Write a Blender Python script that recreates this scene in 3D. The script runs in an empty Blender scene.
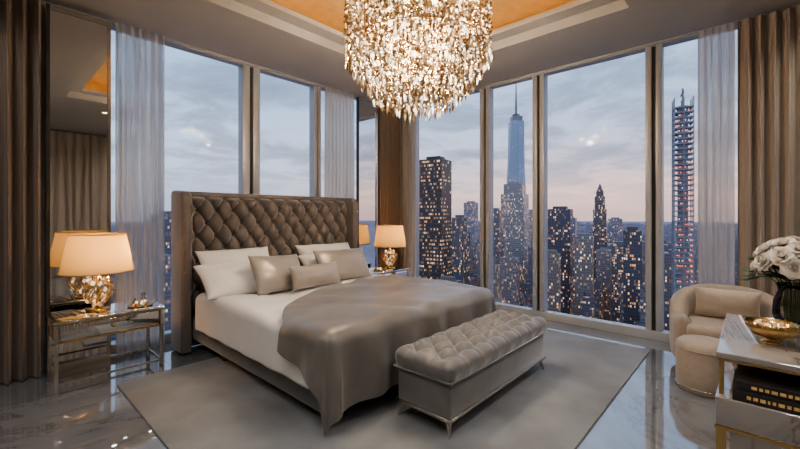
import bpy, bmesh, math, random
from mathutils import Vector, Matrix, noise
random.seed(7)
C = bpy.context.scene.collection
pi = math.pi

# ------------------------------------------------------------ helpers
def new_mat(name):
    m = bpy.data.materials.new(name); m.use_nodes = True
    nt = m.node_tree; b = nt.nodes['Principled BSDF']
    return m, nt, b
def N(nt, t, **kw):
    n = nt.nodes.new(t)
    for k, v in kw.items():
        if k.startswith('_'): setattr(n, k[1:], v)
        else: n.inputs[k.replace('__', ' ')].default_value = v
    return n
def L(nt, a, b): nt.links.new(a, b)
def ramp(nt, fac, stops):
    r = nt.nodes.new('ShaderNodeValToRGB'); cr = r.color_ramp
    while len(cr.elements) < len(stops): cr.elements.new(.5)
    for e, (p, c) in zip(cr.elements, stops):
        e.position = p; e.color = (c[0], c[1], c[2], 1)
    L(nt, fac, r.inputs[0]); return r.outputs[0]
def math_n(nt, op, a, b=None):
    n = nt.nodes.new('ShaderNodeMath'); n.operation = op
    for i, v in enumerate((a, b)):
        if v is None: continue
        if isinstance(v, (int, float)): n.inputs[i].default_value = v
        else: L(nt, v, n.inputs[i])
    return n.outputs[0]
def simple(name, col, rough=.5, metal=0, sheen=0, nscale=0, namt=.15, bump=0, bscale=60, stretch=(1,1,1)):
    m, nt, b = new_mat(name)
    b.inputs['Base Color'].default_value = (*col, 1)
    b.inputs['Roughness'].default_value = rough
    b.inputs['Metallic'].default_value = metal
    b.inputs['Sheen Weight'].default_value = sheen
    if sheen: b.inputs['Sheen Roughness'].default_value = .4
    tc = N(nt, 'ShaderNodeTexCoord')
    mp = N(nt, 'ShaderNodeMapping'); mp.inputs['Scale'].default_value = stretch
    L(nt, tc.outputs['Object'], mp.inputs[0])
    if nscale:
        n = N(nt, 'ShaderNodeTexNoise', Scale=nscale, Detail=5.0); L(nt, mp.outputs[0], n.inputs['Vector'])
        lo = [max(0, c*(1-namt)) for c in col]; hi = [min(1, c*(1+namt)) for c in col]
        L(nt, ramp(nt, n.outputs['Fac'], [(.3, lo), (.7, hi)]), b.inputs['Base Color'])
    if bump:
        n = N(nt, 'ShaderNodeTexNoise', Scale=bscale, Detail=3.0); L(nt, mp.outputs[0], n.inputs['Vector'])
        bp = N(nt, 'ShaderNodeBump', Strength=bump, Distance=.01); L(nt, n.outputs['Fac'], bp.inputs['Height'])
        L(nt, bp.outputs[0], b.inputs['Normal'])
    return m
def mixmat(name, build):
    m = bpy.data.materials.new(name); m.use_nodes = True; nt = m.node_tree
    nt.nodes.remove(nt.nodes['Principled BSDF']); out = nt.nodes['Material Output']
    L(nt, build(nt), out.inputs[0]); return m
def obj(name, me, mat=None, parent=None, smooth=False):
    o = bpy.data.objects.new(name, me); C.objects.link(o)
    if mat: me.materials.append(mat)
    if parent: o.parent = parent
    if smooth: me.polygons.foreach_set('use_smooth', [True]*len(me.polygons))
    return o
def empty(name, loc=(0, 0, 0), rot=0):
    e = bpy.data.objects.new(name, None); e.location = loc; e.rotation_euler = (0, 0, rot)
    e.empty_display_size = .1; C.objects.link(e); return e
def mesh(name, vs, fs):
    me = bpy.data.meshes.new(name); me.from_pydata(vs, [], fs); me.update(); return me
def bev(o, w, seg=3):
    m = o.modifiers.new('b', 'BEVEL'); m.width = w; m.segments = seg; m.limit_method = 'ANGLE'
    o.data.polygons.foreach_set('use_smooth', [True]*len(o.data.polygons)); return o
def box(name, x0, x1, y0, y1, z0, z1, mat, parent=None, bevel=0, seg=3):
    vs = [(x, y, z) for z in (z0, z1) for y in (y0, y1) for x in (x0, x1)]
    fs = [(0, 2, 3, 1), (4, 5, 7, 6), (0, 1, 5, 4), (2, 6, 7, 3), (0, 4, 6, 2), (1, 3, 7, 5)]
    o = obj(name, mesh(name, vs, fs), mat, parent)
    if bevel: bev(o, bevel, seg)
    return o
def lathe(name, prof, mat, parent=None, loc=(0, 0, 0), n=32, smooth=True):
    vs = []; fs = []
    for r, z in prof:
        for i in range(n):
            a = 2*pi*i/n; vs.append((loc[0]+r*math.cos(a), loc[1]+r*math.sin(a), loc[2]+z))
    for j in range(len(prof)-1):
        for i in range(n):
            k = (i+1) % n; fs.append((j*n+i, j*n+k, (j+1)*n+k, (j+1)*n+i))
    return obj(name, mesh(name, vs, fs), mat, parent, smooth)
def tube(name, pts, r, mat, parent=None, r2=None):
    cu = bpy.data.curves.new(name, 'CURVE'); cu.dimensions = '3D'; cu.bevel_depth = r; cu.bevel_resolution = 3; cu.use_fill_caps = True
    s = cu.splines.new('POLY'); s.points.add(len(pts)-1)
    for i, (p, q) in enumerate(zip(s.points, pts)):
        p.co = (*q, 1)
        if r2: p.radius = 1+(r2/r-1)*i/(len(pts)-1)
    o = bpy.data.objects.new(name, cu); C.objects.link(o); cu.materials.append(mat)
    if parent: o.parent = parent
    return o
def ico(bm, c, r, sub=1, sc=(1, 1, 1)):
    bmesh.ops.create_icosphere(bm, subdivisions=sub, radius=r, matrix=Matrix.Translation(c) @ Matrix.Diagonal((*sc, 1)))
def from_bm(name, bm, mat, parent=None, smooth=False):
    me = bpy.data.meshes.new(name); bm.to_mesh(me); bm.free(); return obj(name, me, mat, parent, smooth)
def grid(name, nu, nv, f, mat, parent=None, smooth=True, solid=0):
    vs = [f(i/(nu-1), j/(nv-1)) for j in range(nv) for i in range(nu)]
    fs = [(j*nu+i, j*nu+i+1, (j+1)*nu+i+1, (j+1)*nu+i) for j in range(nv-1) for i in range(nu-1)]
    o = obj(name, mesh(name, vs, fs), mat, parent, smooth)
    if solid:
        m = o.modifiers.new('s', 'SOLIDIFY'); m.thickness = solid; m.offset = 0
    return o
def nz(x, y, z=0): return noise.noise(Vector((x, y, z)))

# ------------------------------------------------------------ materials
def marble(name, base, vein, rough=.07, tile=True, scale=1.0):
    m, nt, b = new_mat(name)
    tc = N(nt, 'ShaderNodeTexCoord')
    n1 = N(nt, 'ShaderNodeTexNoise', Scale=.9*scale, Detail=8.0, Roughness=.6, Distortion=.9); L(nt, tc.outputs['Object'], n1.inputs['Vector'])
    ab = math_n(nt, 'ABSOLUTE', math_n(nt, 'SUBTRACT', n1.outputs['Fac'], .5))
    veinc = ramp(nt, ab, [(0, vein), (.02, [v*.3+c*.7 for v, c in zip(vein, base)]), (.09, base)])
    n2 = N(nt, 'ShaderNodeTexNoise', Scale=.8*scale, Detail=6.0); L(nt, tc.outputs['Object'], n2.inputs['Vector'])
    mx = N(nt, 'ShaderNodeMix', _data_type='RGBA', _blend_type='MULTIPLY'); mx.inputs[0].default_value = 1
    L(nt, veinc, mx.inputs[6]); L(nt, ramp(nt, n2.outputs['Fac'], [(.3, (.72, .72, .74)), (.7, (1, 1, 1))]), mx.inputs[7])
    col = mx.outputs[2]
    if tile:
        br = N(nt, 'ShaderNodeTexBrick', Scale=1.0); br.offset = 0; br.inputs['Mortar Size'].default_value = .003
        br.inputs['Brick Width'].default_value = 1.2; br.inputs['Row Height'].default_value = 1.2
        br.inputs['Color1'].default_value = (1, 1, 1, 1); br.inputs['Color2'].default_value = (.9, .9, .92, 1); br.inputs['Mortar'].default_value = (.4, .4, .4, 1)
        L(nt, tc.outputs['Object'], br.inputs['Vector'])
        m2 = N(nt, 'ShaderNodeMix', _data_type='RGBA', _blend_type='MULTIPLY'); m2.inputs[0].default_value = 1
        L(nt, col, m2.inputs[6]); L(nt, br.outputs['Color'], m2.inputs[7]); col = m2.outputs[2]
    L(nt, col, b.inputs['Base Color']); b.inputs['Roughness'].default_value = rough
    b.inputs['Specular IOR Level'].default_value = 1.0
    b.inputs['Coat Weight'].default_value = 1.0; b.inputs['Coat Roughness'].default_value = .015; b.inputs['Coat IOR'].default_value = 1.7
    return m
M_floor = marble('marble_floor', (.25, .268, .29), (.165, .175, .19), .04)
M_mtop = marble('marble_top', (.34, .31, .285), (.17, .14, .12), .06, False, 2.2)
M_ceil = simple('ceiling_paint', (.44, .425, .405), .6, nscale=3, namt=.03)
M_gold_ceil = simple('gold_leaf_ceiling', (.50, .35, .18), .4, .2, nscale=8, namt=.12)
M_wall = simple('wall_plaster', (.38, .35, .32), .7, nscale=4, namt=.06)
M_frame = simple('window_metal', (.47, .48, .50), .35, .2, nscale=5, namt=.05)
M_dark = simple('bronze_dark', (.06, .058, .055), .35, .4, nscale=5)
M_drape = simple('brown_drape', (.19, .15, .12), .75, 0, .4, nscale=40, namt=.1, stretch=(1, 1, .05))
M_drape_lit = simple('brown_drape_lit', (.36, .30, .245), .75, 0, .4, nscale=40, namt=.1, stretch=(1, 1, .05))  # lighter copy of the brown drape, its stronger lighting put into the colour
M_hvel = simple('headboard_velvet', (.175, .152, .137), .5, 0, .8, nscale=6, namt=.12, bump=.05, bscale=200)
M_bvel = simple('bench_velvet', (.175, .166, .158), .4, 0, .9, nscale=6, namt=.18, bump=.05, bscale=200)
M_rail = simple('rail_velvet', (.14, .136, .132), .6, 0, .6, nscale=6, namt=.12)
M_white = simple('duvet_cotton', (.78, .76, .75), .8, 0, .2, nscale=5, namt=.03, bump=.15, bscale=12)
M_pilw = simple('pillow_cotton', (.82, .79, .77), .8, 0, .2, nscale=5, namt=.03, bump=.2, bscale=14)
M_throw = simple('satin_throw', (.205, .188, .172), .3, .15, .5, nscale=4, namt=.14, bump=.12, bscale=10)
M_satin = simple('satin_pillow', (.40, .36, .315), .32, .1, .4, nscale=6, namt=.1, bump=.2, bscale=12)
M_brass = simple('brass', (.62, .43, .2), .22, 1, nscale=10, namt=.08)
M_gild = simple('gilded_print', (.75, .5, .2), .4, .1, nscale=60, namt=.3)
M_chrome = simple('champagne_metal', (.60, .57, .52), .2, 1, nscale=10, namt=.05)
M_mirror = simple('mirror_silver', (.78, .78, .78), .02, 1, nscale=2, namt=.02)
M_mirb = simple('bronze_mirror', (.52, .47, .42), .06, 1, nscale=3, namt=.1)
M_rug = simple('silk_rug', (.205, .213, .225), .85, 0, .4, nscale=2.2, namt=.28, bump=.5, bscale=120)
M_arm = simple('armchair_fabric', (.40, .335, .27), .8, 0, .4, nscale=30, namt=.06, bump=.1, bscale=150)
M_armp = simple('armchair_cushion_fabric', (.52, .44, .36), .6, 0, .4, nscale=30, namt=.06, bump=.1, bscale=150)
M_leaf = simple('leaf_green', (.06, .14, .04), .5, nscale=20, namt=.3)
M_petal = simple('white_petal', (.80, .74, .66), .6, 0, .2, nscale=20, namt=.05)
M_book = simple('book_black', (.03, .026, .025), .35, nscale=20)
M_page = simple('book_pages', (.6, .52, .4), .8, nscale=90, namt=.2, stretch=(.1, .1, 3))
def _glass(nt):
    t = N(nt, 'ShaderNodeBsdfTransparent'); t.inputs[0].default_value = (.97, .98, .985, 1)
    g = N(nt, 'ShaderNodeBsdfGlossy', Roughness=.03); mx = N(nt, 'ShaderNodeMixShader'); mx.inputs[0].default_value = .003
    L(nt, t.outputs[0], mx.inputs[1]); L(nt, g.outputs[0], mx.inputs[2]); return mx.outputs[0]
M_glass = mixmat('window_glass', _glass)
def _clear(nt):
    t = N(nt, 'ShaderNodeBsdfTransparent'); t.inputs[0].default_value = (.9, .9, .88, 1)
    g = N(nt, 'ShaderNodeBsdfGlossy', Roughness=.03); f = N(nt, 'ShaderNodeFresnel', IOR=1.6)
    mx = N(nt, 'ShaderNodeMixShader'); L(nt, f.outputs[0], mx.inputs[0])
    L(nt, t.outputs[0], mx.inputs[1]); L(nt, g.outputs[0], mx.inputs[2]); return mx.outputs[0]
M_clear = mixmat('clear_glass', _clear)
def _sheer(nt):
    tc = N(nt, 'ShaderNodeTexCoord'); w = N(nt, 'ShaderNodeTexNoise', Scale=30.0); mp = N(nt, 'ShaderNodeMapping'); mp.inputs['Scale'].default_value = (1, 1, .03)
    L(nt, tc.outputs['Object'], mp.inputs[0]); L(nt, mp.outputs[0], w.inputs['Vector'])
    t = N(nt, 'ShaderNodeBsdfTransparent'); d = N(nt, 'ShaderNodeBsdfDiffuse'); d.inputs[0].default_value = (.74, .71, .68, 1)
    tr = N(nt, 'ShaderNodeBsdfTranslucent'); tr.inputs[0].default_value = (.66, .63, .60, 1)
    a = N(nt, 'ShaderNodeMixShader'); a.inputs[0].default_value = .5; L(nt, d.outputs[0], a.inputs[1]); L(nt, tr.outputs[0], a.inputs[2])
    mx = N(nt, 'ShaderNodeMixShader'); L(nt, ramp(nt, w.outputs['Fac'], [(.3, (.68,)*3), (.7, (.96,)*3)]), mx.inputs[0])
    L(nt, t.outputs[0], mx.inputs[1]); L(nt, a.outputs[0], mx.inputs[2]); return mx.outputs[0]
M_sheer = mixmat('sheer_voile', _sheer)
def _shade(nt):
    d = N(nt, 'ShaderNodeBsdfDiffuse'); d.inputs[0].default_value = (.50, .41, .28, 1)
    tr = N(nt, 'ShaderNodeBsdfTranslucent'); tr.inputs[0].default_value = (.70, .56, .33, 1)
    a = N(nt, 'ShaderNodeMixShader'); a.inputs[0].default_value = .5; L(nt, d.outputs[0], a.inputs[1]); L(nt, tr.outputs[0], a.inputs[2])
    return a.outputs[0]
M_shade = mixmat('lamp_shade_linen', _shade)
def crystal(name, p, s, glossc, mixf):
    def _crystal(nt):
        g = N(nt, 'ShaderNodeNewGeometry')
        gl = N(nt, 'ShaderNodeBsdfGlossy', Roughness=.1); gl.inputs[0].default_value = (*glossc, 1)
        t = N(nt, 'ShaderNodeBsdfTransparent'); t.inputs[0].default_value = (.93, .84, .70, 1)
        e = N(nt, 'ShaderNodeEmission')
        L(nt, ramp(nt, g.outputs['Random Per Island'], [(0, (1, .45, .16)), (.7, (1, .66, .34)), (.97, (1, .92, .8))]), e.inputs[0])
        L(nt, math_n(nt, 'ADD', math_n(nt, 'MULTIPLY', math_n(nt, 'POWER', g.outputs['Random Per Island'], p), s), .03), e.inputs[1])  # random glow per crystal: sparkle put in as emission
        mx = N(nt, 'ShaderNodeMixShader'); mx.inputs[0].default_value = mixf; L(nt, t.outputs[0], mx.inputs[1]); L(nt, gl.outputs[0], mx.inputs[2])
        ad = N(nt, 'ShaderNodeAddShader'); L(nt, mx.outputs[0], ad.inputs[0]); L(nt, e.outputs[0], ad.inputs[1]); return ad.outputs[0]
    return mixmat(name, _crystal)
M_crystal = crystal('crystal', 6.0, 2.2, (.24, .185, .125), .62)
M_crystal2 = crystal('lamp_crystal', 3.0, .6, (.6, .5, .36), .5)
def emis(name, col, s):
    def f(nt):
        e = N(nt, 'ShaderNodeEmission', Strength=s); e.inputs[0].default_value = (*col, 1); return e.outputs[0]
    return mixmat(name, f)
M_bulb = emis('warm_bulb', (1, .72, .4), 6.0)
M_led = emis('led_strip', (1, .55, .22), 7.5)

# ------------------------------------------------------------ room shell
X0, X1, Y0, Y1, H = -2.4, 5.1, -2.6, 4.72, 3.33
box('floor', X0-.2, X1+.25, Y0-.2, Y1+.25, -.2, 0, M_floor)
tx0, tx1, ty0, ty1 = .95, 4.08, .85, 3.62
ce = empty('ceiling')
def cbox(n, *a): return box(n, *a, parent=ce)
cbox('soffit_west', X0-.2, tx0, Y0-.2, Y1+.2, H, H+.1, M_ceil)
cbox('soffit_east', tx1, X1+.2, Y0-.2, Y1+.2, H, H+.1, M_ceil)
cbox('soffit_south', tx0, tx1, Y0-.2, ty0, H, H+.1, M_ceil)
cbox('soffit_north', tx0, tx1, ty1, Y1+.2, H, H+.1, M_ceil)
i = .17
for n, a in (('w', (tx0-.25, tx0+i, ty0-.25, ty1+.25)), ('e', (tx1-i, tx1+.25, ty0-.25, ty1+.25)), ('s', (tx0+i, tx1-i, ty0-.25, ty0+i)), ('n', (tx0+i, tx1-i, ty1-i, ty1+.25))):
    cbox('lip_'+n, *a, H+.1, H+.15, M_ceil)
g = .3
HT = H+.42
cbox('tray_top', tx0-g, tx1+g, ty0-g, ty1+g, HT, HT+.05, M_gold_ceil)
for n, a in (('w', (tx0-g-.05, tx0-g, ty0-g, ty1+g)), ('e', (tx1+g, tx1+g+.05, ty0-g, ty1+g)), ('s', (tx0-g, tx1+g, ty0-g-.05, ty0-g)), ('n', (tx0-g, tx1+g, ty1+g, ty1+g+.05))):
    cbox('tray_side_'+n, *a, H+.1, HT, M_gold_ceil)
led = empty('cove_led_strip')
for n, a in (('w', (tx0-.12, tx0-.08, ty0, ty1)), ('e', (tx1+.08, tx1+.12, ty0, ty1)), ('s', (tx0, tx1, ty0-.12, ty0-.08)), ('n', (tx0, tx1, ty1+.08, ty1+.12))):
    box('strip_'+n, *a, H+.151, H+.17, M_led, led)

def wall(name, parts):
    e = empty(name)
    for k, p in enumerate(parts): box('panel_%d' % k, *p, M_wall, e)
T = .2
wall('wall_north', [(X0, .8, Y1, Y1+T, 0, H), (4.4, X1+T, Y1, Y1+T, 0, H)])
wall('wall_east', [(X1, X1+T, 4.4, Y1, 0, H), (X1, X1+T, Y0, -.1, 0, H)])
wall('wall_south', [(X0-T, X1+T, Y0-T, Y0, 0, H)])
wall('wall_west', [(X0-T, X0, Y0, Y1+T, 0, H)])
def window_n(name, x0, x1, mull):
    e = empty(name); ya, yb = Y1+.0, Y1+.13
    box('sill', x0, x1, ya, yb, 0, .1, M_frame, e, .004); box('head', x0, x1, ya, yb, H-.035, H, M_frame, e, .004)
    for k, (a, b) in enumerate(mull):
        c = (b-a)
        box('mullion_%d_a' % k, a, a+c*.4, ya, yb, .1, H-.035, M_frame, e, .004)
        box('mullion_%d_b' % k, b-c*.4, b, ya, yb, .1, H-.035, M_frame, e, .004)
        box('mullion_%d_gap' % k, a+c*.4, b-c*.4, ya+.03, yb, .1, H-.035, M_dark, e)
    box('glass', x0, x1, Y1+.075, Y1+.08, .1, H-.035, M_glass, e)
window_n('window_1', .8, 4.4, [(.8, .87), (2.23, 2.46), (3.3, 3.42), (4.34, 4.4)])
def window_e(name, y0, y1, mull):
    e = empty(name); xa, xb = X1, X1+.13
    box('sill', xa, xb, y0, y1, 0, .1, M_frame, e, .004); box('head', xa, xb, y0, y1, H-.035, H, M_frame, e, .004)
    for k, (a, b) in enumerate(mull):
        c = (b-a)
        box('mullion_%d_a' % k, xa, xb, a, a+c*.38, .1, H-.035, M_frame, e, .004)
        box('mullion_%d_b' % k, xa, xb, b-c*.38, b, .1, H-.035, M_frame, e, .004)
        box('mullion_%d_gap' % k, xa+.03, xb, a+c*.38, b-c*.38, .1, H-.035, M_dark, e)
    box('glass', X1+.075, X1+.08, y0, y1, .1, H-.035, M_glass, e)
window_e('window_2', -.1, 4.4, [(-.1, -.04), (.74, .9), (2.06, 2.22), (2.88, 3.04), (4.33, 4.4)])
box('baseboard_south', X0, X1, Y0, Y0+.02, 0, .12, M_wall, None, .004)
box('baseboard_west', X0, X0+.02, Y0+.02, Y1, 0, .12, M_wall, None, .004)
box('trim_1', -.6, X1-.02, Y1-.02, Y1, H-.025, H-.001, M_frame)
box('trim_2', X1-.02, X1, -1.6, Y1-.02, H-.025, H-.001, M_frame)

# ------------------------------------------------------------ drapes
def drape(name, p0, p1, folds, amp, mat, seed=0, z0=.01, z1=H-.03, nv=14):
    p0 = Vector(p0); p1 = Vector(p1); d = (p1-p0); nrm = Vector((-d.y, d.x)).normalized()
    def f(u, v):
        z = z0+(z1-z0)*v
        uu = u+.012*nz(u*folds*.7, v*1.2, seed)
        w = math.sin(uu*folds*2*pi)+.3*math.sin(uu*folds*4*pi+seed)
        k = amp*(1-.35*v)*(1+.5*nz(u*folds*.9, 3, seed))
        q = p0+d*u+nrm*w*k
        return (q.x, q.y, z)
    return grid(name, int(folds*14)+1, nv, f, mat)
drape('brown_curtain', (-.75, 4.56), (.36, 4.56), 12, .05, M_drape, 1)
drape('brown_curtain', (4.47, 4.54), (4.93, 4.54), 6, .05, M_drape, 2)
drape('sheer_curtain', (.9, 4.62), (1.33, 4.62), 6, .04, M_sheer, 3)
drape('sheer_curtain', (3.42, 4.62), (3.97, 4.62), 8, .04, M_sheer, 4)
drape('sheer_curtain', (5.0, 4.52), (5.0, 4.2), 5, .035, M_sheer, 5)
drape('sheer_curtain', (5.03, .42), (5.03, .13), 5, .03, M_sheer, 6)
drape('brown_curtain', (5.02, .11), (5.02, -1.5), 17, .045, M_drape_lit, 7)
drape('brown_curtain', (-1.6, -2.48), (4.6, -2.48), 40, .05, M_drape_lit, 8)

def mirror(name, x0, x1, y):
    e = empty(name)
    box('frame_l', x0, x0+.025, y-.02, y+.02, 0, H-.08, M_dark, e); box('frame_r', x1-.025, x1, y-.02, y+.02, 0, H-.08, M_chrome, e)
    box('frame_t', x0+.025, x1-.025, y-.02, y+.02, H-.12, H-.08, M_chrome, e); box('frame_b', x0+.025, x1-.025, y-.02, y+.02, 0, .06, M_chrome, e)
    box('mirror_glass', x0+.025, x1-.025, y-.005, y+.01, .06, H-.12, M_mirror, e)
mirror('tall_mirror', .39, .85, 4.56)
mirror('tall_mirror', 4.0, 4.43, 4.58)

# ------------------------------------------------------------ rug
box('area_rug', .76, 4.65, .78, 3.86, 0.001, .016, M_rug, None, .005)

# ------------------------------------------------------------ bed
RZ = .017
bed = empty('tufted_bed')
hx0, hx1, hb, hf = 1.34, 3.63, 4.47, 4.12
zt = 1.645
box('headboard_back', hx0+.06, hx1-.06, 4.33, hb, RZ, zt-.02, M_hvel, bed, .03)
def tuft(x, z, a, b, x0=0, z0=0):
    p = (x-x0)/a+(z-z0)/b; q = (x-x0)/a-(z-z0)/b
    return (abs(math.sin(pi*p))*abs(math.sin(pi*q)))**.42
A_, B_ = .19, .27
def hbf(u, v):
    x = hx0+.1+(hx1-hx0-.2)*u; z = .45+(zt-.05-.45)*v
    e = min(1, min(u, 1-u)*(hx1-hx0)/.04+.15, (1-v)*1.15/.04+.1)
    e = math.sin(min(1, e)*pi/2)
    p = (x-hx0-.1)/A_+(z-zt+.06)/B_; q = (x-hx0-.1)/A_-(z-zt+.06)/B_
    fp = min(p % 1, 1-p % 1); fq = min(q % 1, 1-q % 1)
    dimple = math.exp(-(fp*fp+fq*fq)/.025)
    return (x, 4.325-(.075*tuft(x, z, A_, B_, hx0+.1, zt-.06)+.03-.04*dimple)*e, z)
grid('headboard_tufting', 260, 150, hbf, M_hvel, bed)
bm = bmesh.new()
r = 0
while True:
    z = zt-.06-(B_/2)*(r+1)
    if z < .5: break
    off = 0 if (r+1) % 2 == 0 else .5
    k = 0
    while True:
        x = hx0+.1+A_*(k+off)
        if x > hx1-.12: break
        if x > hx0+.12: ico(bm, (x, 4.322, z), .016, 2, (1, .8, 1))
        k += 1
    r += 1
from_bm('buttons', bm, M_hvel, bed, True)
def wing(name, xa, xb):
    prof = [(hb, RZ), (hf+.03, RZ), (hf+.03, .5), (hf+.015, .9), (hf, 1.3)]
    for k in range(9):
        t = k/8*pi/2; prof.append((hf+.09-.09*math.cos(t), 1.54+.1*math.sin(t)))
    prof += [(hb-.04, zt+.012), (hb, zt-.02)]
    n = len(prof)
    vs = [(xa, y, z) for y, z in prof]+[(xb, y, z) for y, z in prof]
    fs = [tuple(range(n)), tuple(reversed(range(n, 2*n)))]+[(k, k+n, (k+1) % n+n, (k+1) % n) for k in range(n)]
    o = obj(name, mesh(name, vs, fs), M_hvel, bed); bm = bmesh.new(); bm.from_mesh(o.data); bmesh.ops.recalc_face_normals(bm, faces=bm.faces); bm.to_mesh(o.data); bm.free()
    bev(o, .025, 4)
wing('wing_left', hx0, hx0+.1); wing('wing_right', hx1-.1, hx1)
tube('top_roll', [(hx0+.08, 4.34, zt-.035), (hx1-.08, 4.34, zt-.035)], .038, M_hvel, bed)
bm = bmesh.new()
def front_y(z): return hf+.03-.015*min(1, max(0, (z-.5)/.4))-.015*min(1, max(0, (z-.9)/.4))
for xx in (hx0+.05, hx1-.05):
    z = .35
    while z < 1.52:
        for sx in (-.024, .024): ico(bm, (xx+sx, front_y(z)-.001, z), .0075, 1)
        z += .028
x = hx0+.13
while x < hx1-.13: ico(bm, (x, 4.312, zt-.062), .0075, 1); x += .03
from_bm('nailheads', bm, M_chrome, bed, True)
bx0, bx1, by0 = 1.5, 3.48, 2.0
box('side_rail_frame', bx0, bx1, by0, 4.33, .1, .34, M_rail, bed, .02)
box('mattress', bx0+.03, bx1-.03, by0+.03, 4.3, .34, .585, M_white, bed, .05)
for x in (bx0+.08, bx1-.08):
    for y in (by0+.08, 3.7): lathe('leg', [(0, 0), (.022, 0), (.032, .086), (0, .086)], M_chrome, bed, (x, y, RZ))
def cloth(name, cu, cvf, ztop, r, mat, nu, nv, seed, fold, solid, wr=.008, zmin=.03):
    def f(u, v):
        c0, c1 = cu(v)
        cx = c0+(c1-c0)*u; a, b = cvf(cx); cy = a+(b-a)*v
        px = min(max(cx, bx0+.03), bx1-.03); py = max(cy, by0+.03)
        dx, dy = cx-px, cy-py; d = math.hypot(dx, dy)
        w = wr*(nz(cx*2.2+seed, cy*2.2)*1.6+nz(cx*5, cy*5+seed)*.8)
        w += wr*1.6*math.sin((cx*1.1+cy*.8+.3*nz(cx*1.5, cy*1.5, seed))*10)*max(0, nz(cx*1.3, cy*1.3, seed+4)+.4)
        if d < 1e-6: return (px, py, ztop+w)
        n = (dx/d, dy/d); ln = max(abs(dx), abs(dy))+.22*min(abs(dx), abs(dy))
        if ln < pi*r/2: out, dn = r*math.sin(ln/r), r*(1-math.cos(ln/r))
        else: out = r; dn = r+ln-pi*r/2
        ang = math.atan2(n[1], n[0]); al = (py if abs(dx) > abs(dy) else px)+ang*.35
        k = min(1, dn/.3)
        out += fold*k*(1.3+math.sin(al*17+seed+1.3*nz(al*2, seed))+.5*nz(al*6, dn*2, seed))
        z = max(zmin, ztop+w*(1-k)-dn)
        return (px+n[0]*out, py+n[1]*out, z)
    return grid(name, nu, nv, f, mat, bed, True, solid)
cloth('duvet', lambda v: (bx0-.36, bx1+.36), lambda x: (by0-.3, 4.1+.02*math.sin(x*5)), .615, .06, M_white, 150, 140, 1.0, .005, .02, .012, .22)
cloth('folded_throw', lambda v: (bx0-.24-.36*(1-v)**1.2, bx1+.5), lambda x: (by0-.53, 3.32-.87*math.exp(-max(0, x-1.45)/.5)+.015*math.sin(x*9)), .667, .10, M_throw, 190, 160, 5.0, .022, .010, .011, .04)
def pillow(name, c, w, h, t, yaw, lean, mat, seed=0, roll=0):
    nu = nv = 34; vs = []; fs = []
    for side in (1, -1):
        for j in range(nv):
            for i2 in range(nu):
                u = -1+2*i2/(nu-1); v = -1+2*j/(nv-1)
                e = max(0, (1-abs(u)**2.6))*max(0, (1-abs(v)**2.6))
                pin = 1-.07*(1-abs(v)**2)*abs(u)**2; pin2 = 1-.09*(1-abs(u)**2)*abs(v)**2
                th = t/2*(e**.5)*(1+.12*nz(u*2+seed, v*2, side))
                th *= 1+.06*math.sin(u*9+v*3+seed)*(1-e)
                vs.append((u*w/2*pin, side*th, v*h/2*pin2))
    n = nu*nv
    for s in (0, 1):
        for j in range(nv-1):
            for i2 in range(nu-1):
                q = [s*n+j*nu+i2, s*n+j*nu+i2+1, s*n+(j+1)*nu+i2+1, s*n+(j+1)*nu+i2]
                fs.append(tuple(q if s else q[::-1]))
    o = obj(name, mesh(name, vs, fs), mat, bed, True)
    bm = bmesh.new(); bm.from_mesh(o.data); bmesh.ops.remove_doubles(bm, verts=bm.verts, dist=.0004); bmesh.ops.recalc_face_normals(bm, faces=bm.faces); bm.to_mesh(o.data); bm.free()
    o.data.polygons.foreach_set('use_smooth', [True]*len(o.data.polygons))
    o.location = c; o.rotation_euler = (lean, roll, yaw); return o
lean = -.6
pillow('white_pillow', (1.86, 4.0, .83), .80, .50, .22, .03, lean, M_pilw, 1)
pillow('white_pillow_b', (1.80, 3.84, .76), .80, .48, .20, -.03, -.95, M_pilw, 7)
pillow('white_pillow_c', (3.02, 4.0, .83), .82, .48, .22, -.03, lean, M_pilw, 2)
pillow('white_pillow_d', (2.98, 3.86, .77), .82, .46, .20, .02, -.9, M_pilw, 8)
pillow('satin_pillow', (2.08, 3.60, .80), .60, .42, .19, .10, -.5, M_satin, 3, .05)
pillow('satin_pillow_b', (2.98, 3.66, .80), .74, .42, .19, -.06, -.5, M_satin, 4)
pillow('lumbar_pillow', (2.40, 3.40, .765), .62, .25, .16, .02, -.35, M_satin, 5)

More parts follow.
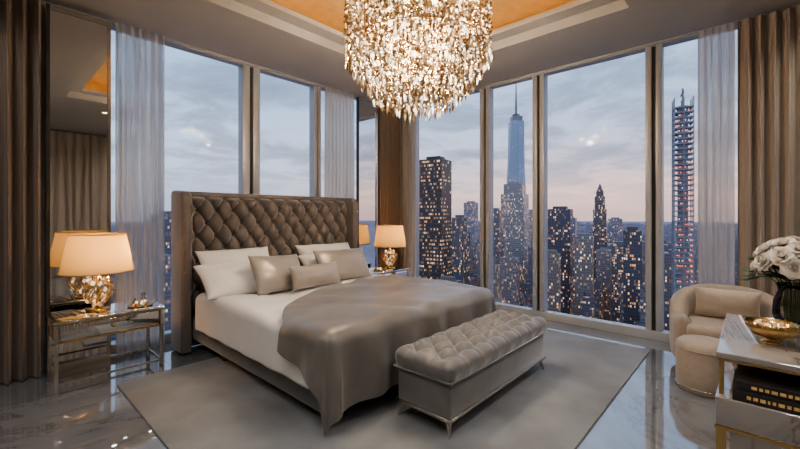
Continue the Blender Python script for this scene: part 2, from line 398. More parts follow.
# ------------------------------------------------------------ bench
bn = empty('tufted_bench')
nx0, nx1, ny0, ny1 = 1.94, 3.43, 1.36, 1.83
box('body', nx0+.015, nx1-.015, ny0+.015, ny1-.015, .125, .36, M_bvel, bn, .02)
box('base_trim', nx0+.005, nx1-.005, ny0+.005, ny1-.005, .115, .14, M_chrome, bn, .004)
def benchf(u, v):
    sd = .13
    lx, ly = nx1-nx0, ny1-ny0
    cx = -sd+(lx+2*sd)*u; cy = -sd+(ly+2*sd)*v
    r = .05
    px = min(max(cx, r), lx-r); py = min(max(cy, r), ly-r)
    dx, dy = cx-px, cy-py; d = math.hypot(dx, dy)
    tf = tuft(px, py, .19, .215, lx/2, ly/2)
    top = .475; edge = min(1, min(px-r, lx-r-px, py-r, ly-r-py)/.05+.25)
    z = top+(.07*(tf**1.1)-.045)*edge+.012
    if d < 1e-6: return (nx0+px, ny0+py, z)
    n = (dx/d, dy/d); m = max(abs(dx), abs(dy))
    if d < pi*r/2: o_, dn = r*math.sin(d/r), r*(1-math.cos(d/r))
    else: o_ = r; dn = r+min(d, m*1.05)-pi*r/2
    o_ += .016*math.sin(min(1, dn/.13)*pi)*(1-.25*abs(math.sin(pi*(px if abs(dy) > abs(dx) else py)/.19)))
    return (nx0+px+n[0]*o_, ny0+py+n[1]*o_, max(.355, z-dn))
grid('tufted_cushion', 220, 110, benchf, M_bvel, bn)
bm = bmesh.new()
lx, ly = nx1-nx0, ny1-ny0
for k in range(-8, 9):
    for j in range(-4, 5):
        if (k+j) % 2: continue
        x = lx/2+k*.095; y = ly/2+j*.1075
        if .06 < x < lx-.06 and .06 < y < ly-.06: ico(bm, (nx0+x, ny0+y, .448), .012, 2, (1, 1, .6))
from_bm('buttons', bm, M_bvel, bn, True)
pts = [(nx0, ny0), (nx1, ny0), (nx1, ny1), (nx0, ny1), (nx0, ny0)]
tube('piping', [(x, y, .362) for x, y in pts], .008, M_bvel, bn)
for x, sx in ((nx0+.05, -1), (nx1-.05, 1)):
    for y, sy in ((ny0+.05, -1), (ny1-.05, 1)):
        tube('leg', [(x, y, .12), (x+sx*.03, y+sy*.03, RZ)], .022, M_chrome, bn, .009)

# ------------------------------------------------------------ nightstands + lamps
def nightstand(cx, cy):
    e = empty('nightstand', (cx, cy, 0))
    w, d, h = .74, .44, .58
    x0, x1, y0, y1 = -w/2, w/2, -d/2, d/2
    box('top_glass', x0-.01, x1+.01, y0-.01, y1+.01, h-.018, h, M_mirror, e, .004)
    box('drawer_body', x0+.012, x1-.012, y0+.012, y1-.012, h-.17, h-.018, M_mirb, e, .004)
    box('drawer_front', x0+.04, x1-.04, y0+.002, y0+.012, h-.155, h-.035, M_mirror, e, .003)
    for z in (h-.172, h-.03): box('brass_trim', x0, x1, y0-.003, y0+.012, z, z+.012, M_brass, e)
    for s in (-1, 1):
        box('side_mirror', s*(w/2-.006)-.004, s*(w/2-.006)+.004, y0+.03, y1-.03, h-.155, h-.035, M_mirror, e)
    ico_b = bmesh.new(); ico(ico_b, (0, y0-.014, h-.095), .014, 2); from_bm('knob', ico_b, M_brass, e, True)
    for sx in (x0+.014, x1-.014):
        for sy in (y0+.014, y1-.014): box('leg', sx-.013, sx+.013, sy-.013, sy+.013, 0, h-.018, M_chrome, e, .003)
    for sy in (y0+.014, y1-.014): box('stretcher_x', x0+.02, x1-.02, sy-.009, sy+.009, .09, .108, M_chrome, e)
    for sx in (x0+.014, x1-.014): box('stretcher_y', sx-.009, sx+.009, y0+.02, y1-.02, .09, .108, M_chrome, e)
    return e
nightstand(.75, 4.14)
nightstand(4.12, 4.14)
def lamp(cx, cy, rb=.285, rt=.225):
    e = empty('table_lamp', (cx, cy, .58))
    lathe('base', [(0, 0), (.085, 0), (.085, .012), (.05, .02), (.02, .03), (0, .03)], M_brass, e)
    lathe('stem', [(0, .03), (.012, .03), (.012, .42), (0, .42)], M_brass, e, n=12)
    bm = bmesh.new(); rnd = random.Random(3)
    for k in range(60):
        a = rnd.uniform(0, 2*pi); z = rnd.uniform(.05, .27); rr = .105*math.sin(pi*(z-.01)/.32)*rnd.uniform(.5, 1.1)
        ico(bm, (rr*math.cos(a), rr*math.sin(a), z), rnd.uniform(.010, .02), 1, (1, 1, 1.3))
    from_bm('crystal_cluster', bm, M_crystal2, e)
    for k in range(9):
        a = 2*pi*k/9
        pts = [((.012+.1*math.sin(t*pi))*math.cos(a+t*1.1), (.012+.1*math.sin(t*pi))*math.sin(a+t*1.1), .03+.26*t) for t in [q/8 for q in range(9)]]
        tube('brass_rib_%d' % k, pts, .0055, M_brass, e)
    lathe('shade', [(rb, .335), (rt, .655)], M_shade, e, n=48)
    for rr, z in ((rb, .335), (rt, .655)):
        tube('rim', [(rr*math.cos(2*pi*k/40), rr*math.sin(2*pi*k/40), z) for k in range(41)], .005, M_shade, e)
    for k in range(3):
        a = 2*pi*k/3; tube('spider', [(0, 0, .63), (rt*math.cos(a), rt*math.sin(a), .645)], .003, M_brass, e)
    tube('harp', [(0, 0, .41), (0, 0, .635)], .004, M_brass, e)
    bm = bmesh.new(); ico(bm, (0.0, 0, .47), .03, 2, (1, 1, 1.3)); from_bm('bulb', bm, M_bulb, e, True)
    l = bpy.data.lights.new('lamp_light', 'POINT'); l.energy = 9; l.color = (1, .53, .2); l.shadow_soft_size = .05
    lo = bpy.data.objects.new('lamp_light', l); C.objects.link(lo); lo.location = (0.06, 0, .5); lo.parent = e
lamp(.69, 4.17, .26, .2); lamp(4.32, 4.17, .25, .2)
def trinkets(name, cx, cy, s=1):
    e = empty(name, (cx, cy, .58))
    lathe('tray', [(0, 0), (.09*s, 0), (.1*s, .012), (.093*s, .01), (0, .005)], M_brass, e)
    lathe('bottle_a', [(0, .01), (.022, .01), (.026, .05), (.01, .07), (.008, .085), (.016, .09), (.014, .11), (0, .115)], M_clear, e, (.03, .02, 0), 16)
    lathe('bottle_b', [(0, .01), (.018, .01), (.02, .035), (.008, .05), (.012, .055), (0, .075)], M_brass, e, (-.035, .02, 0), 16)
    bm = bmesh.new(); rnd = random.Random(5)
    for k in range(14): ico(bm, (rnd.uniform(-.04, .04), rnd.uniform(-.06, 0), .015+rnd.uniform(0, .03)), .012, 1)
    from_bm('crystal_beads', bm, M_crystal2, e)
trinkets('perfume_tray', .98, 4.08)
trinkets('perfume_tray', 3.95, 4.05, .8)

# ------------------------------------------------------------ chandelier
ch = empty('crystal_chandelier', (2.63, 2.20, 0))
bm = bmesh.new(); rnd = random.Random(11)
def octa(bm, c, r, h):
    c = Vector(c); a = rnd.uniform(0, pi)
    t = bm.verts.new(c+Vector((0, 0, h*.5))); b = bm.verts.new(c-Vector((0, 0, h)))
    ring = [bm.verts.new(c+Vector((r*math.cos(a+k*pi/2.5), r*math.sin(a+k*pi/2.5), 0))) for k in range(5)]
    for k in range(5):
        bm.faces.new((t, ring[k], ring[(k+1) % 5])); bm.faces.new((b, ring[(k+1) % 5], ring[k]))
rings = [.1, .19, .27, .35, .43, .5, .56, .60, .635]
for rr in rings:
    cnt = int(2*pi*rr/.05)
    for k in range(cnt):
        a = 2*pi*k/cnt+rnd.uniform(-.03, .03)
        tq = rr/.635
        zb = 2.31+.46*tq**2.5+rnd.uniform(-.03, .02)
        zt2 = 3.44-.22*tq**5
        z = zb; first = True
        while z < zt2:
            rx = rr+rnd.uniform(-.012, .012); x, y = rx*math.cos(a), rx*math.sin(a)
            if first: octa(bm, (x, y, z), .012, .05); first = False
            elif rnd.random() < .35: octa(bm, (x, y, z), rnd.uniform(.008, .012), rnd.uniform(.015, .028))
            else: ico(bm, (x, y, z), rnd.uniform(.007, .0135), 1)
            z += rnd.uniform(.036, .058)
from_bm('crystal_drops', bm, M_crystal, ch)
for rr, z in ((.635, 3.22), (.635, 2.84), (.40, 3.42)):
    tube('frame_ring', [(rr*math.cos(2*pi*k/40), rr*math.sin(2*pi*k/40), z) for k in range(41)], .005, M_brass, ch)
for k in range(8):
    a = 2*pi*k/8; tube('frame_arm', [(0, 0, 3.44), (.4*math.cos(a), .4*math.sin(a), 3.42), (.635*math.cos(a), .635*math.sin(a), 3.22), (.635*math.cos(a), .635*math.sin(a), 2.84)], .005, M_brass, ch)
lathe('canopy', [(0, HT-.001), (.14, HT-.001), (.14, HT-.03), (.03, HT-.06), (.02, 3.42), (0, 3.42)], M_brass, ch)
bm = bmesh.new()
for k in range(16):
    a = 2*pi*k/16*3; rr = .16+.2*(k % 3)/2; ico(bm, (rr*math.cos(a), rr*math.sin(a), 2.66+.6*(k/15)), .03, 2)
from_bm('bulbs', bm, M_bulb, ch, True)
for k in range(4):
    l = bpy.data.lights.new('chandelier_light', 'POINT'); l.energy = 50; l.color = (1, .81, .6); l.shadow_soft_size = .06
    lo = bpy.data.objects.new('chandelier_light', l); C.objects.link(lo); lo.parent = ch
    lo.location = (.2*math.cos(k*pi/2), .2*math.sin(k*pi/2), 2.72+.08*k)

def added_downlight(x, y, e=45):  # unseen ceiling spots, added to fill the room and wash the drapes
    d = empty('added_fill_downlight', (x, y, H))
    lathe('ring', [(.05, -.001), (.065, -.001), (.065, -.008), (.05, -.006)], M_chrome, d, n=24)
    lathe('lens', [(0, -.003), (.05, -.003)], M_bulb, d, n=24)
    l = bpy.data.lights.new('fill_downlight_lamp', 'SPOT'); l.energy = e; l.color = (1, .94, .88); l.spot_size = 2.6; l.spot_blend = .9; l.shadow_soft_size = .1
    lo = bpy.data.objects.new('fill_downlight_lamp', l); C.objects.link(lo); lo.location = (0, 0, -.03); lo.parent = d
for x, y, e in ((.3, 1.5, 80), (-.9, .2, 45), (1.6, .1, 70), (3.2, -.1, 50), (.3, -1.5, 40), (2.4, -1.6, 40), (-.9, 2.4, 50), (-.25, 4.0, 25), (4.45, -.75, 50)):
    added_downlight(x, y, e)

# ------------------------------------------------------------ armchair
ac = empty('armchair', (4.57, .17, 0), pi+.10)
W, D = .84, .72
def shell():
    path = []
    hw, hd = W/2-.06, D/2-.06
    for k in range(41):
        t = -1+2*k/40
        if abs(t) > .5:
            s = 1 if t > 0 else -1
            f = (abs(t)-.5)/.5; x = -.02+f*(hd+.0); y = s*(hw-.05*f*f)
        else:
            th = pi*(t)
            cx = -abs(math.cos(th))**.8*(hd-.02)-.02; y = math.copysign(abs(math.sin(th))**.8, math.sin(th))*hw; x = cx
        hgt = .49+.24*max(0, math.cos(min(1, abs(t)/.68)*pi/2))**.9
        path.append((x, y, hgt))
    vs = []; fs = []; n = len(path); sec = 12
    for k, (x, y, h) in enumerate(path):
        a = Vector(path[max(0, k-1)][:2]); b = Vector(path[min(n-1, k+1)][:2]); tg = (b-a).normalized(); nr = Vector((-tg.y, tg.x))
        th = .07
        if k in (0, n-1): th = .045
        z0 = .1
        prof = [(-th*.9, z0), (-th, z0+.1), (-th, h-.09), (-th*.92, h-.045), (-th*.6, h-.012), (0, h), (th*.6, h-.012), (th*.92, h-.045), (th, h-.09), (th, z0+.1), (th*.9, z0), (0, z0)]
        for o_, z in prof: vs.append((x+nr.x*o_, y+nr.y*o_, z))
    for k in range(n-1):
        for j in range(sec):
            j2 = (j+1) % sec; fs.append((k*sec+j, k*sec+j2, (k+1)*sec+j2, (k+1)*sec+j))
    fs.append(tuple(range(sec))[::-1]); fs.append(tuple((n-1)*sec+j for j in range(sec)))
    o = obj('wrap_back_and_arms', mesh('s', vs, fs), M_arm, ac, True); bev(o, .015, 2)
shell()
box('seat_base', -D/2+.1, D/2-.04, -W/2+.1, W/2-.1, .1, .3, M_arm, ac, .03)
box('seat_cushion', -D/2+.13, D/2+.0, -W/2+.125, W/2-.125, .3, .44, M_arm, ac, .05, 5)
for sx in (-.22, .27):
    for sy in (-.3, .3): lathe('leg', [(0, 0), (.014, 0), (.022, .11), (0, .11)], M_dark, ac, (sx, sy, 0), 12)
p = pillow('back_pillow', (-.07, 0, .58), .48, .30, .15, pi/2, -.3, M_armp, 9); p.parent = ac; p.rotation_euler = (.3, 0, pi/2)

pf = empty('round_pouf', (3.93, .29, 0))
lathe('body', [(0, 0.0), (.165, 0.0), (.18, .02), (.185, .1), (.185, .33), (.178, .37), (.15, .395), (.08, .405), (0, .407)], M_arm, pf, n=40)
tube('seam', [(.186*math.cos(2*pi*k/40), .186*math.sin(2*pi*k/40), .335) for k in range(41)], .005, M_arm, pf)
tube('seam_low', [(.183*math.cos(2*pi*k/40), .183*math.sin(2*pi*k/40), .04) for k in range(41)], .006, M_chrome, pf)

# ------------------------------------------------------------ console table with decor
ct = empty('marble_console_table')
cx0, cx1, cy0, cy1 = 2.33, 3.34, -1.1, .13
box('top_slab', cx0+.04, cx1, cy0, cy1, .722, .75, M_mtop, ct, .005)
box('top_brass_rim', cx0+.046, cx1-.006, cy0+.006, cy1-.006, .71, .722, M_brass, ct)
box('shelf_slab', cx0, cx1, cy0, cy1, .42, .55, M_mtop, ct, .005)
box('shelf_rim', cx0-.003, cx1+.003, cy0-.003, cy1+.003, .405, .42, M_brass, ct)
for x in (cx0+.06, cx1-.02):
    for y in (cy0+.02, cy1-.02):
        box('post', x-.010, x+.010, y-.010, y+.010, .55, .71, M_brass, ct)
for x in (cx0+.02, cx1-.02):
    for y in (cy0+.02, cy1-.02): box('leg', x-.018, x+.018, y-.018, y+.018, 0, .405, M_brass, ct)
box('lower_panel', cx0+.05, cx1-.05, cy0+.05, cy1-.05, .06, .405, M_mirb, ct)
box('back_mirror', cx1-.3, cx1-.29, cy0+.05, cy1-.03, .55, .71, M_mirb, ct)
box('plinth', cx0+.01, cx1-.01, cy0+.01, cy1-.01, 0.0, .06, M_mtop, ct, .004)
bk = empty('stacked_books')
def book(z, t, x0, x1, y0, y1):
    box('cover_bottom', x0, x1, y0, y1, z, z+.005, M_book, bk); box('cover_top', x0, x1, y0, y1, z+t-.005, z+t, M_book, bk)
    box('pages', x0+.006, x1-.006, y0+.006, y1-.006, z+.005, z+t-.005, M_page, bk)
    box('spine', x0-.004, x0+.004, y0, y1, z, z+t, M_book, bk, .002)
    y = y1-.05; rq = random.Random(int(z*1000))
    while y > y0+.08:
        w_ = rq.uniform(.008, .02); box('gilt_lettering', x0-.0055, x0-.0035, y-w_, y, z+t*.33, z+t*.64, M_gild, bk); y -= w_+.007
book(.551, .048, 2.345, 2.66, -.40, .07); book(.600, .044, 2.35, 2.65, -.38, .055)
gb = empty('gold_bowl', (2.72, -.07, .75))
prof = [(0, 0), (.045, 0), (.04, .008), (.02, .018), (.03, .028), (.075, .045), (.1, .075), (.105, .105), (.1, .105), (.094, .078), (.07, .052), (0, .036)]
lathe('bowl', prof, M_brass, gb)
bm = bmesh.new()
for k in range(40): ico(bm, (rnd.uniform(-.06, .06), rnd.uniform(-.06, .06), rnd.uniform(.055, .11)), .014, 1)
from_bm('crystals', bm, M_crystal2, gb)
for k in range(24):
    a = 2*pi*k/24; tube('rib_%d' % k, [(.03*math.cos(a), .03*math.sin(a), .028), (.077*math.cos(a+.1), .077*math.sin(a+.1), .045), (.107*math.cos(a+.25), .107*math.sin(a+.25), .106)], .003, M_brass, gb)
fv = empty('rose_vase', (3.10, -.17, .75))
lathe('glass_vase', [(0, .002), (.05, .002), (.075, .03), (.09, .09), (.085, .16), (.065, .22), (.075, .26), (.071, .26), (.061, .22), (.08, .16), (.085, .09), (.07, .03), (0, .012)], M_clear, fv)
lathe('water', [(0, .014), (.066, .032), (.083, .09), (.078, .15), (0, .15)], M_clear, fv)
def petal(bm, M, w, h, curl):
    n = 5; vv = []
    for j in range(n):
        for i2 in range(n):
            u = -1+2*i2/(n-1); v = j/(n-1)
            ww = w*math.sin(pi*(.12+.62*v))**.6
            x = u*ww; z = h*v*(1-.15*u*u); y = curl*(v**3)*h+.45*w*math.sin(pi*.5*min(1, v+.15))-.4*w*u*u
            vv.append(bm.verts.new(M @ Vector((x, y, z))))
    for j in range(n-1):
        for i2 in range(n-1): bm.faces.new((vv[j*n+i2], vv[j*n+i2+1], vv[(j+1)*n+i2+1], vv[(j+1)*n+i2]))
bmf = bmesh.new(); bml = bmesh.new(); rn = random.Random(4); NF = 22
for k in range(NF):
    t = (k+.5)/NF; a = k*2.4; el = math.acos(1-t*1.3); rr = .14
    c = Vector((rr*1.15*math.sin(el)*math.cos(a), rr*1.15*math.sin(el)*math.sin(a), .37+rr*math.cos(el)))
    dirv = (c-Vector((0, 0, .33))).normalized(); q = dirv.to_track_quat('Z', 'Y').to_matrix().to_4x4()
    base = Matrix.Translation(c) @ q
    for ring, (cnt, w, h, tilt, cu) in enumerate(((3, .012, .036, .0, -.2), (4, .018, .038, .12, -.1), (5, .023, .038, .3, .15), (6, .027, .038, .55, .4), (7, .029, .036, .85, .5))):
        for j in range(cnt):
            M = base @ Matrix.Rotation(2*pi*j/cnt+ring*.5, 4, 'Z') @ Matrix.Translation((0, .002+.003*ring, -.014)) @ Matrix.Rotation(-tilt, 4, 'X')
            petal(bmf, M, w, h, cu)
    tube('stem_%d' % k, [(c.x*.2, c.y*.2, .02), (c.x*.3, c.y*.3, .24), tuple(c)], .003, M_leaf, fv)
for k in range(22):
    a = k*2.1; M = Matrix.Translation((.03*math.cos(a), .03*math.sin(a), .28)) @ Matrix.Rotation(a, 4, 'Z') @ Matrix.Rotation(-.5-.9*rn.random(), 4, 'X')
    petal(bml, M, .03, .215, .3)
from_bm('rose_heads', bmf, M_petal, fv, True); from_bm('leaves', bml, M_leaf, fv, True)

# ------------------------------------------------------------ exterior city
def citymat(name, cell=(3.4, 3.8), lit=.62, glow=1.0, glassy=.35, gap=(.3, .35), dark=.6):
    m, nt, b = new_mat(name)
    uv = N(nt, 'ShaderNodeUVMap', _uv_map='UVMap'); sep = N(nt, 'ShaderNodeSeparateXYZ'); L(nt, uv.outputs[0], sep.inputs[0])
    ux = math_n(nt, 'DIVIDE', sep.outputs[0], cell[0]); uy = math_n(nt, 'DIVIDE', sep.outputs[1], cell[1])
    cmb = N(nt, 'ShaderNodeCombineXYZ'); L(nt, math_n(nt, 'FLOOR', ux), cmb.inputs[0]); L(nt, math_n(nt, 'FLOOR', uy), cmb.inputs[1])
    wn = N(nt, 'ShaderNodeTexWhiteNoise', _noise_dimensions='2D'); L(nt, cmb.outputs[0], wn.inputs['Vector'])
    pn = N(nt, 'ShaderNodeTexNoise', Scale=.16, Detail=2.0); mp = N(nt, 'ShaderNodeMapping'); mp.inputs['Scale'].default_value = (.35, 1, 1)
    L(nt, cmb.outputs[0], mp.inputs[0]); L(nt, mp.outputs[0], pn.inputs['Vector'])
    val = math_n(nt, 'ADD', wn.outputs['Value'], math_n(nt, 'MULTIPLY', math_n(nt, 'SUBTRACT', pn.outputs['Fac'], .5), 1.1))
    fx = math_n(nt, 'FRACT', ux); fy = math_n(nt, 'FRACT', uy)
    mk = math_n(nt, 'MULTIPLY', math_n(nt, 'GREATER_THAN', fx, gap[0]), math_n(nt, 'GREATER_THAN', fy, gap[1]))
    on = math_n(nt, 'MULTIPLY', mk, math_n(nt, 'GREATER_THAN', val, lit))
    ca = N(nt, 'ShaderNodeVertexColor', _layer_name='tint')
    dk = N(nt, 'ShaderNodeMix', _data_type='RGBA', _blend_type='MULTIPLY'); L(nt, math_n(nt, 'MULTIPLY', mk, dark), dk.inputs[0]); L(nt, ca.outputs[0], dk.inputs[6]); dk.inputs[7].default_value = (.4, .44, .52, 1)
    L(nt, dk.outputs[2], b.inputs['Base Color']); b.inputs['Roughness'].default_value = glassy
    cs = N(nt, 'ShaderNodeSeparateColor'); L(nt, wn.outputs['Color'], cs.inputs[0])
    L(nt, ramp(nt, cs.outputs[1], [(0, (1, .42, .15)), (.6, (1, .6, .3)), (1, (1, .88, .7))]), b.inputs['Emission Color'])
    br = math_n(nt, 'ADD', math_n(nt, 'POWER', cs.outputs[2], 2.5), .12)
    L(nt, math_n(nt, 'MULTIPLY', math_n(nt, 'MULTIPLY', math_n(nt, 'MULTIPLY', on, br), ca.outputs['Alpha']), glow), b.inputs['Emission Strength'])
    return m
M_city = citymat('city_facade', (1.9, 3.2), .76, 1.15)
M_twr = citymat('tower_facade', (1.9, 3.4), .76, 1.1)
M_ins = citymat('office_facade', (1.8, 3.8), .58, .8, .35, (.15, .5))
M_wtc = citymat('glass_tower_facade', (3, 4.2), 1.0, .5, .1, (.12, .2), .35)
GZ = -200.0
class CB:
    def __init__(s): s.v = []; s.f = []; s.uv = []; s.c = []
    def prism(s, ring0, z0, ring1, z1, col, off=0):
        n = len(ring0); b = len(s.v)
        s.v += [(x, y, z0) for x, y in ring0]+[(x, y, z1) for x, y in ring1]
        per = off
        for k in range(n):
            k2 = (k+1) % n; w = math.dist(ring0[k], ring0[k2]) or math.dist(ring1[k], ring1[k2])
            s.f.append((b+k, b+k2, b+n+k2, b+n+k)); s.uv += [(per, z0+1000), (per+w, z0+1000), (per+w, z1+1000), (per, z1+1000)]; s.c += [col]*4; per += w
        s.f.append(tuple(b+n+k for k in range(n))); s.uv += [(0, 0)]*n; s.c += [(col[0]*.8, col[1]*.8, col[2]*.8, 0)]*n
    def rect(s, cx, cy, w, d, z0, z1, col, rot=.2, taper=1):
        def rg(k):
            return [(cx+(x*w*k)*math.cos(rot)-(y*d*k)*math.sin(rot), cy+(x*w*k)*math.sin(rot)+(y*d*k)*math.cos(rot)) for x, y in ((-.5, -.5), (.5, -.5), (.5, .5), (-.5, .5))]
        s.prism(rg(1), z0, rg(taper), z1, col, round((cx*7.3+cy*3.1) % 997))
    def make(s, name, mat):
        me = mesh(name, s.v, s.f)
        me.uv_layers.new(name='UVMap'); me.uv_layers['UVMap'].data.foreach_set('uv', [q for p in s.uv for q in p])
        me.color_attributes.new('tint', 'FLOAT_COLOR', 'CORNER'); me.color_attributes['tint'].data.foreach_set('color', [q for p in s.c for q in p])  # tint carries facade colours, with distance haze mixed in for the skyline
        return obj(name, me, mat)
FX, FY = .737, .676
def pol(a, d): return (FX*d+FY*a*d, FY*d-FX*a*d)
keep = []
def tower(name, a, d, w, top, col, mat, parts=None, roof=True):
    cx, cy = pol(a, d); keep.append((cx, cy, w)); cb = CB()
    if not parts: parts = [(1, 1)]
    z = GZ
    for hfrac, wf in parts:
        z1 = GZ+(top-GZ)*hfrac; cb.rect(cx, cy, w*wf, w*wf, z, z1, (*col, 1)); z = z1
    if roof: cb.rect(cx, cy, w*wf*.5, w*wf*.6, z, z+3.5, (*col, 0))
    return cb.make(name, mat)
tower('skyscraper', .093, 400, 25, 58, (.10, .09, .09), M_ins)
tower('skyscraper', .155, 520, 22, -2, (.22, .21, .23), M_twr, [(.9, 1), (1, .7)])
tower('skyscraper', .185, 900, 26, 30, (.36, .36, .42), M_twr)
tower('skyscraper', .299, 700, 40, 57, (.42, .40, .40), M_twr, [(.75, 1.1), (.93, 1), (1, .8)])
tower('skyscraper', .245, 560, 22, 8, (.28, .26, .27), M_twr)
tower('skyscraper', .417, 500, 27, 9, (.15, .15, .19), M_twr)
tower('skyscraper', .478, 460, 20, -24, (.36, .32, .31), M_twr)
tower('skyscraper', .395, 420, 16, -40, (.33, .28, .26), M_twr)
tower('skyscraper', .604, 420, 17, -15, (.15, .15, .18), M_twr)
tower('skyscraper', .575, 520, 22, -38, (.26, .25, .26), M_twr)
tower('skyscraper', .05, 600, 30, 12, (.22, .21, .25), M_twr)
tower('skyscraper', .125, 330, 18, -55, (.26, .22, .2), M_twr)
tower('skyscraper', .235, 360, 20, -45, (.32, .27, .24), M_twr, [(.8, 1), (1, .7)])
tower('skyscraper', .72, 420, 24, -40, (.25, .23, .25), M_twr)
tower('skyscraper', .345, 850, 24, 10, (.38, .36, .41), M_twr)
tower('skyscraper', .44, 900, 30, -5, (.36, .35, .4), M_twr)
tower('skyscraper', .56, 950, 30, -8, (.36, .35, .41), M_twr)
tower('skyscraper', -.60, 420, 26, 2, (.22, .22, .27), M_twr)
tower('skyscraper', -.64, 300, 20, -30, (.24, .24, .28), M_twr)
cb = CB(); cx, cy = pol(.52, 600); keep.append((cx, cy, 24)); z = GZ; co = (.22, .195, .21, 1)
for zt_, w in ((-30, 22), (10, 18), (30, 14), (38, 10)): cb.rect(cx, cy, w, w, z, zt_, co); z = zt_
cb.rect(cx, cy, 9, 9, 38, 50, co, .2, .15); cb.make('gothic_skyscraper', M_twr)
cb = CB(); cx, cy = pol(.302, 1000); keep.append((cx, cy, 70)); hw = 27
r0 = [(cx+hw*x, cy+hw*y) for x, y in ((-1, -1), (0, -1), (1, -1), (1, 0), (1, 1), (0, 1), (-1, 1), (-1, 0))]
hw2 = 22
r1 = []
for x, y in [(-1, -1), (0, -1), (1, -1), (1, 0), (1, 1), (0, 1), (-1, 1), (-1, 0)]:
    if x and y: r1.append((cx+x*hw2*.52, cy+y*hw2*.52))
    else: r1.append((cx+x*hw2, cy+y*hw2))
colw = (.46, .56, .70, 1)
cb.rect(cx, cy, 54, 54, GZ, GZ+55, (.25, .3, .4, 1), 0)
cb.prism(r0, GZ+55, r1, 243, colw)
cb.prism([(cx+(x-cx)*.8, cy+(y-cy)*.8) for x, y in r1], 243, [(cx+(x-cx)*.8, cy+(y-cy)*.8) for x, y in r1], 256, (.3, .33, .38, 1))
o8 = lambda r: [(cx+r*math.cos(k*pi/4), cy+r*math.sin(k*pi/4)) for k in range(8)]
cb.prism(o8(10), 256, o8(10), 262, (.2, .2, .22, 1)); cb.prism(o8(3.2), 262, o8(1.1), 345, (.3, .3, .33, 0))
cb.make('spire_skyscraper', M_wtc)
cx, cy = pol(.735, 300); keep.append((cx, cy, 18))
M_conc = simple('concrete', (.34, .34, .38), .7, nscale=.2)
M_wl = emis('work_lights', (1, .26, .12), 1.0)
M_wl2 = emis('site_lights', (.75, .85, 1), .7)
st = empty('lattice_skyscraper', (cx, cy, 0), .25)
def multi(name, boxes, mat, parent):
    vs = []; fs = []
    for (x0, x1, y0, y1, z0, z1) in boxes:
        b = len(vs); vs += [(x, y, z) for z in (z0, z1) for y in (y0, y1) for x in (x0, x1)]
        fs += [tuple(b+i_ for i_ in f) for f in [(0, 2, 3, 1), (4, 5, 7, 6), (0, 1, 5, 4), (2, 6, 7, 3), (0, 4, 6, 2), (1, 3, 7, 5)]]
    return obj(name, mesh(name, vs, fs), mat, parent)
s = 6; B = []
z = GZ
while z < 86: B.append((-s, s, -s, s, z, z+.9)); z += 4
multi('floor_slabs', B, M_conc, st)
multi('columns', [(x-.3, x+.3, y-.3, y+.3, GZ, 92) for x in (-s, 0, s) for y in (-s, 0, s)]+[(-3, 3, -3, 3, GZ, 86)], M_conc, st)
rn = random.Random(9); WL = []; W2 = []
z = GZ
while z < 84:
    for k in range(-5, 6):
        for ax in (0, 1):
            if rn.random() < .36:
                q = (k-.3, k+.3, -s+.3, -s+.7, z+1.6, z+2.8) if ax == 0 else (-s+.3, -s+.7, k-.3, k+.3, z+1.6, z+2.8)
                (WL if rn.random() < (.75 if z < 40 else .3) else W2).append(q)
    z += 4
multi('red_work_lights', WL, M_wl, st); multi('white_site_lights', W2, M_wl2, st)
multi('crane_mast', [(-.6, .6, -.6, .6, 86, 100), (-.4, 9, -.4, .4, 96, 97), (-4, 0, -.4, .4, 96, 97.2)], M_conc, st)
cb = CB(); rn = random.Random(21)
def fill(pitch, dmin, dmax, hlo, hhi):
    n = int(dmax/pitch)+1
    for i_ in range(-n, n):
        for j in range(-n, n):
            x = i_*pitch; y = j*pitch
            dep = FX*x+FY*y; lat = FY*x-FX*y
            if dep < 30: continue
            a = lat/dep; d = math.hypot(x, y)
            if d < dmin or d > dmax or abs(a) > 1.35: continue
            x += rn.uniform(-.06, .06)*pitch; y += rn.uniform(-.06, .06)*pitch
            if any(math.hypot(x-kx, y-ky) < kw*.75+pitch*.45 for kx, ky, kw in keep): continue
            f = rn.random()**2.3; h = hlo+(hhi-hlo)*f
            h = min(h, 175-d*.2 if d < 450 else (150 if d < 900 else 185))
            h = max(h, 25)
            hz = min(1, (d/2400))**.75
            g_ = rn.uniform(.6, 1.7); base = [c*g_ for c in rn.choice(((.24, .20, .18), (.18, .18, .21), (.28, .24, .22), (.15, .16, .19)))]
            hzc = (.46, .42, .49); col = [b_*(1-hz)+h_*hz for b_, h_ in zip(base, hzc)]  # distance haze painted into each building's colour
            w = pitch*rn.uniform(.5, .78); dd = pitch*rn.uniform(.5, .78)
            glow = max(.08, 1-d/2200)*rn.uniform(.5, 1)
            if h > 80 and rn.random() < .65:
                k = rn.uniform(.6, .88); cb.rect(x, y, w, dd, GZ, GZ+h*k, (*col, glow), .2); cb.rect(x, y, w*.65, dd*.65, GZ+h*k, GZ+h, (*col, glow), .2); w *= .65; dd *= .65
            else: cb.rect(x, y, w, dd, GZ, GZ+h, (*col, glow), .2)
            if d < 1200:
                cb.rect(x+w*.1, y, w*.4, dd*.35, GZ+h, GZ+h+3, (*col, 0), .2)
                if rn.random() < .3: cb.rect(x-w*.2, y+dd*.2, 2.5, 2.5, GZ+h, GZ+h+5, (*base, 0), .2, .6)
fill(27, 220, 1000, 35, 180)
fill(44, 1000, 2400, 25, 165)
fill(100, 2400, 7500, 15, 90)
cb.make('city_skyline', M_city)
m, nt, b = new_mat('city_ground_mat')
tc = N(nt, 'ShaderNodeTexCoord'); v = N(nt, 'ShaderNodeTexVoronoi', Scale=.02); L(nt, tc.outputs['Object'], v.inputs['Vector'])
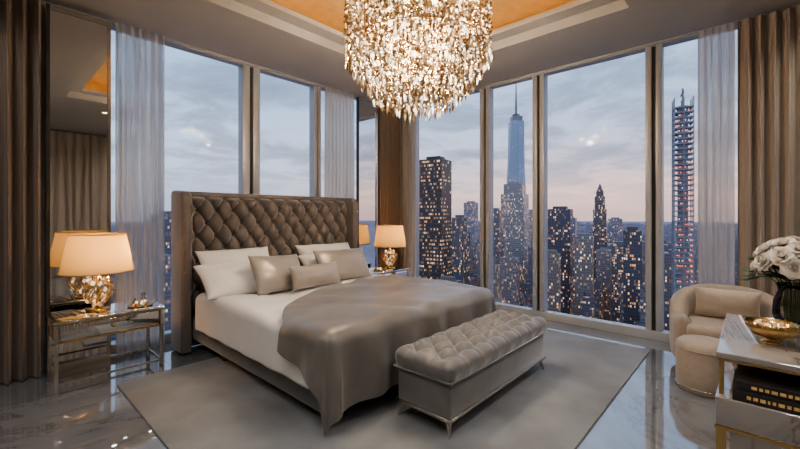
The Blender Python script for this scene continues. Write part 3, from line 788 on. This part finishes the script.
n2 = N(nt, 'ShaderNodeTexNoise', Scale=.002, Detail=4.0); L(nt, tc.outputs['Object'], n2.inputs['Vector'])
L(nt, ramp(nt, n2.outputs['Fac'], [(.35, (.26, .24, .28)), (.65, (.40, .37, .43))]), b.inputs['Base Color']); b.inputs['Roughness'].default_value = .8
b.inputs['Emission Color'].default_value = (1, .55, .28, 1)
L(nt, ramp(nt, v.outputs['Distance'], [(0, (.5, .5, .5)), (.2, (.03, .03, .03))]), b.inputs['Emission Strength'])
RG = 14000; vs = [(0, 0, GZ)]+[(RG*math.cos(2*pi*k/64), RG*math.sin(2*pi*k/64), GZ) for k in range(64)]
obj('city_ground', mesh('g', vs, [(0, k+1, (k+1) % 64+1) for k in range(64)]), m)

# ------------------------------------------------------------ sky
w = bpy.data.worlds.new('dusk_sky'); bpy.context.scene.world = w; w.use_nodes = True; nt = w.node_tree
bg = nt.nodes['Background']
tc = N(nt, 'ShaderNodeTexCoord'); sp = N(nt, 'ShaderNodeSeparateXYZ'); L(nt, tc.outputs['Generated'], sp.inputs[0])
z = sp.outputs[2]
grad = ramp(nt, z, [(0, (.50, .36, .35)), (.05, (.68, .47, .41)), (.12, (.50, .44, .49)), (.22, (.38, .46, .61)), (.5, (.28, .41, .62)), (1, (.2, .32, .52))])
gradc = ramp(nt, z, [(0, (.30, .33, .41)), (.06, (.36, .42, .53)), (.14, (.42, .51, .65)), (.3, (.32, .44, .63)), (1, (.2, .32, .52))])
mxa = N(nt, 'ShaderNodeMix', _data_type='RGBA'); mr = N(nt, 'ShaderNodeMapRange'); mr.inputs[1].default_value = .45; mr.inputs[2].default_value = .95
L(nt, sp.outputs[1], mr.inputs[0]); L(nt, mr.outputs[0], mxa.inputs[0]); L(nt, grad, mxa.inputs[6]); L(nt, gradc, mxa.inputs[7])
den = math_n(nt, 'ADD', math_n(nt, 'ABSOLUTE', z), .12)
cmb = N(nt, 'ShaderNodeCombineXYZ'); L(nt, math_n(nt, 'DIVIDE', sp.outputs[0], den), cmb.inputs[0]); L(nt, math_n(nt, 'DIVIDE', sp.outputs[1], den), cmb.inputs[1])
cn = N(nt, 'ShaderNodeTexNoise', Scale=1.5, Detail=9.0, Roughness=.6, Distortion=.4); L(nt, cmb.outputs[0], cn.inputs['Vector'])
cf = ramp(nt, cn.outputs['Fac'], [(.43, (0, 0, 0)), (.55, (.7, .7, .7)), (.68, (1, 1, 1))])
cc = ramp(nt, z, [(0, (.40, .32, .35)), (.1, (.26, .27, .34)), (.3, (.20, .25, .35)), (.6, (.19, .26, .38))])
lowf = ramp(nt, z, [(.02, (.25, .25, .25)), (.14, (1, 1, 1))])
mxc = N(nt, 'ShaderNodeMix', _data_type='RGBA'); L(nt, math_n(nt, 'MULTIPLY', cf, lowf), mxc.inputs[0]); L(nt, mxa.outputs[2], mxc.inputs[6]); L(nt, cc, mxc.inputs[7])
L(nt, mxc.outputs[2], bg.inputs[0]); bg.inputs[1].default_value = 1.45

# ------------------------------------------------------------ camera
cam = bpy.data.cameras.new('camera'); co = bpy.data.objects.new('camera', cam); C.objects.link(co)
co.location = (0, 0, 1.4); cam.sensor_width = 36; cam.lens = 385*36/800; cam.shift_y = -9.5/800
co.rotation_euler = (pi/2, 0, math.radians(42.5-90)); cam.clip_end = 30000; cam.clip_start = .05
bpy.context.scene.camera = co
vs_ = bpy.context.scene.view_settings
try:
    vs_.view_transform = 'AgX'; vs_.look = 'AgX - Medium High Contrast'
except Exception as ex: print(ex)
vs_.exposure = .38
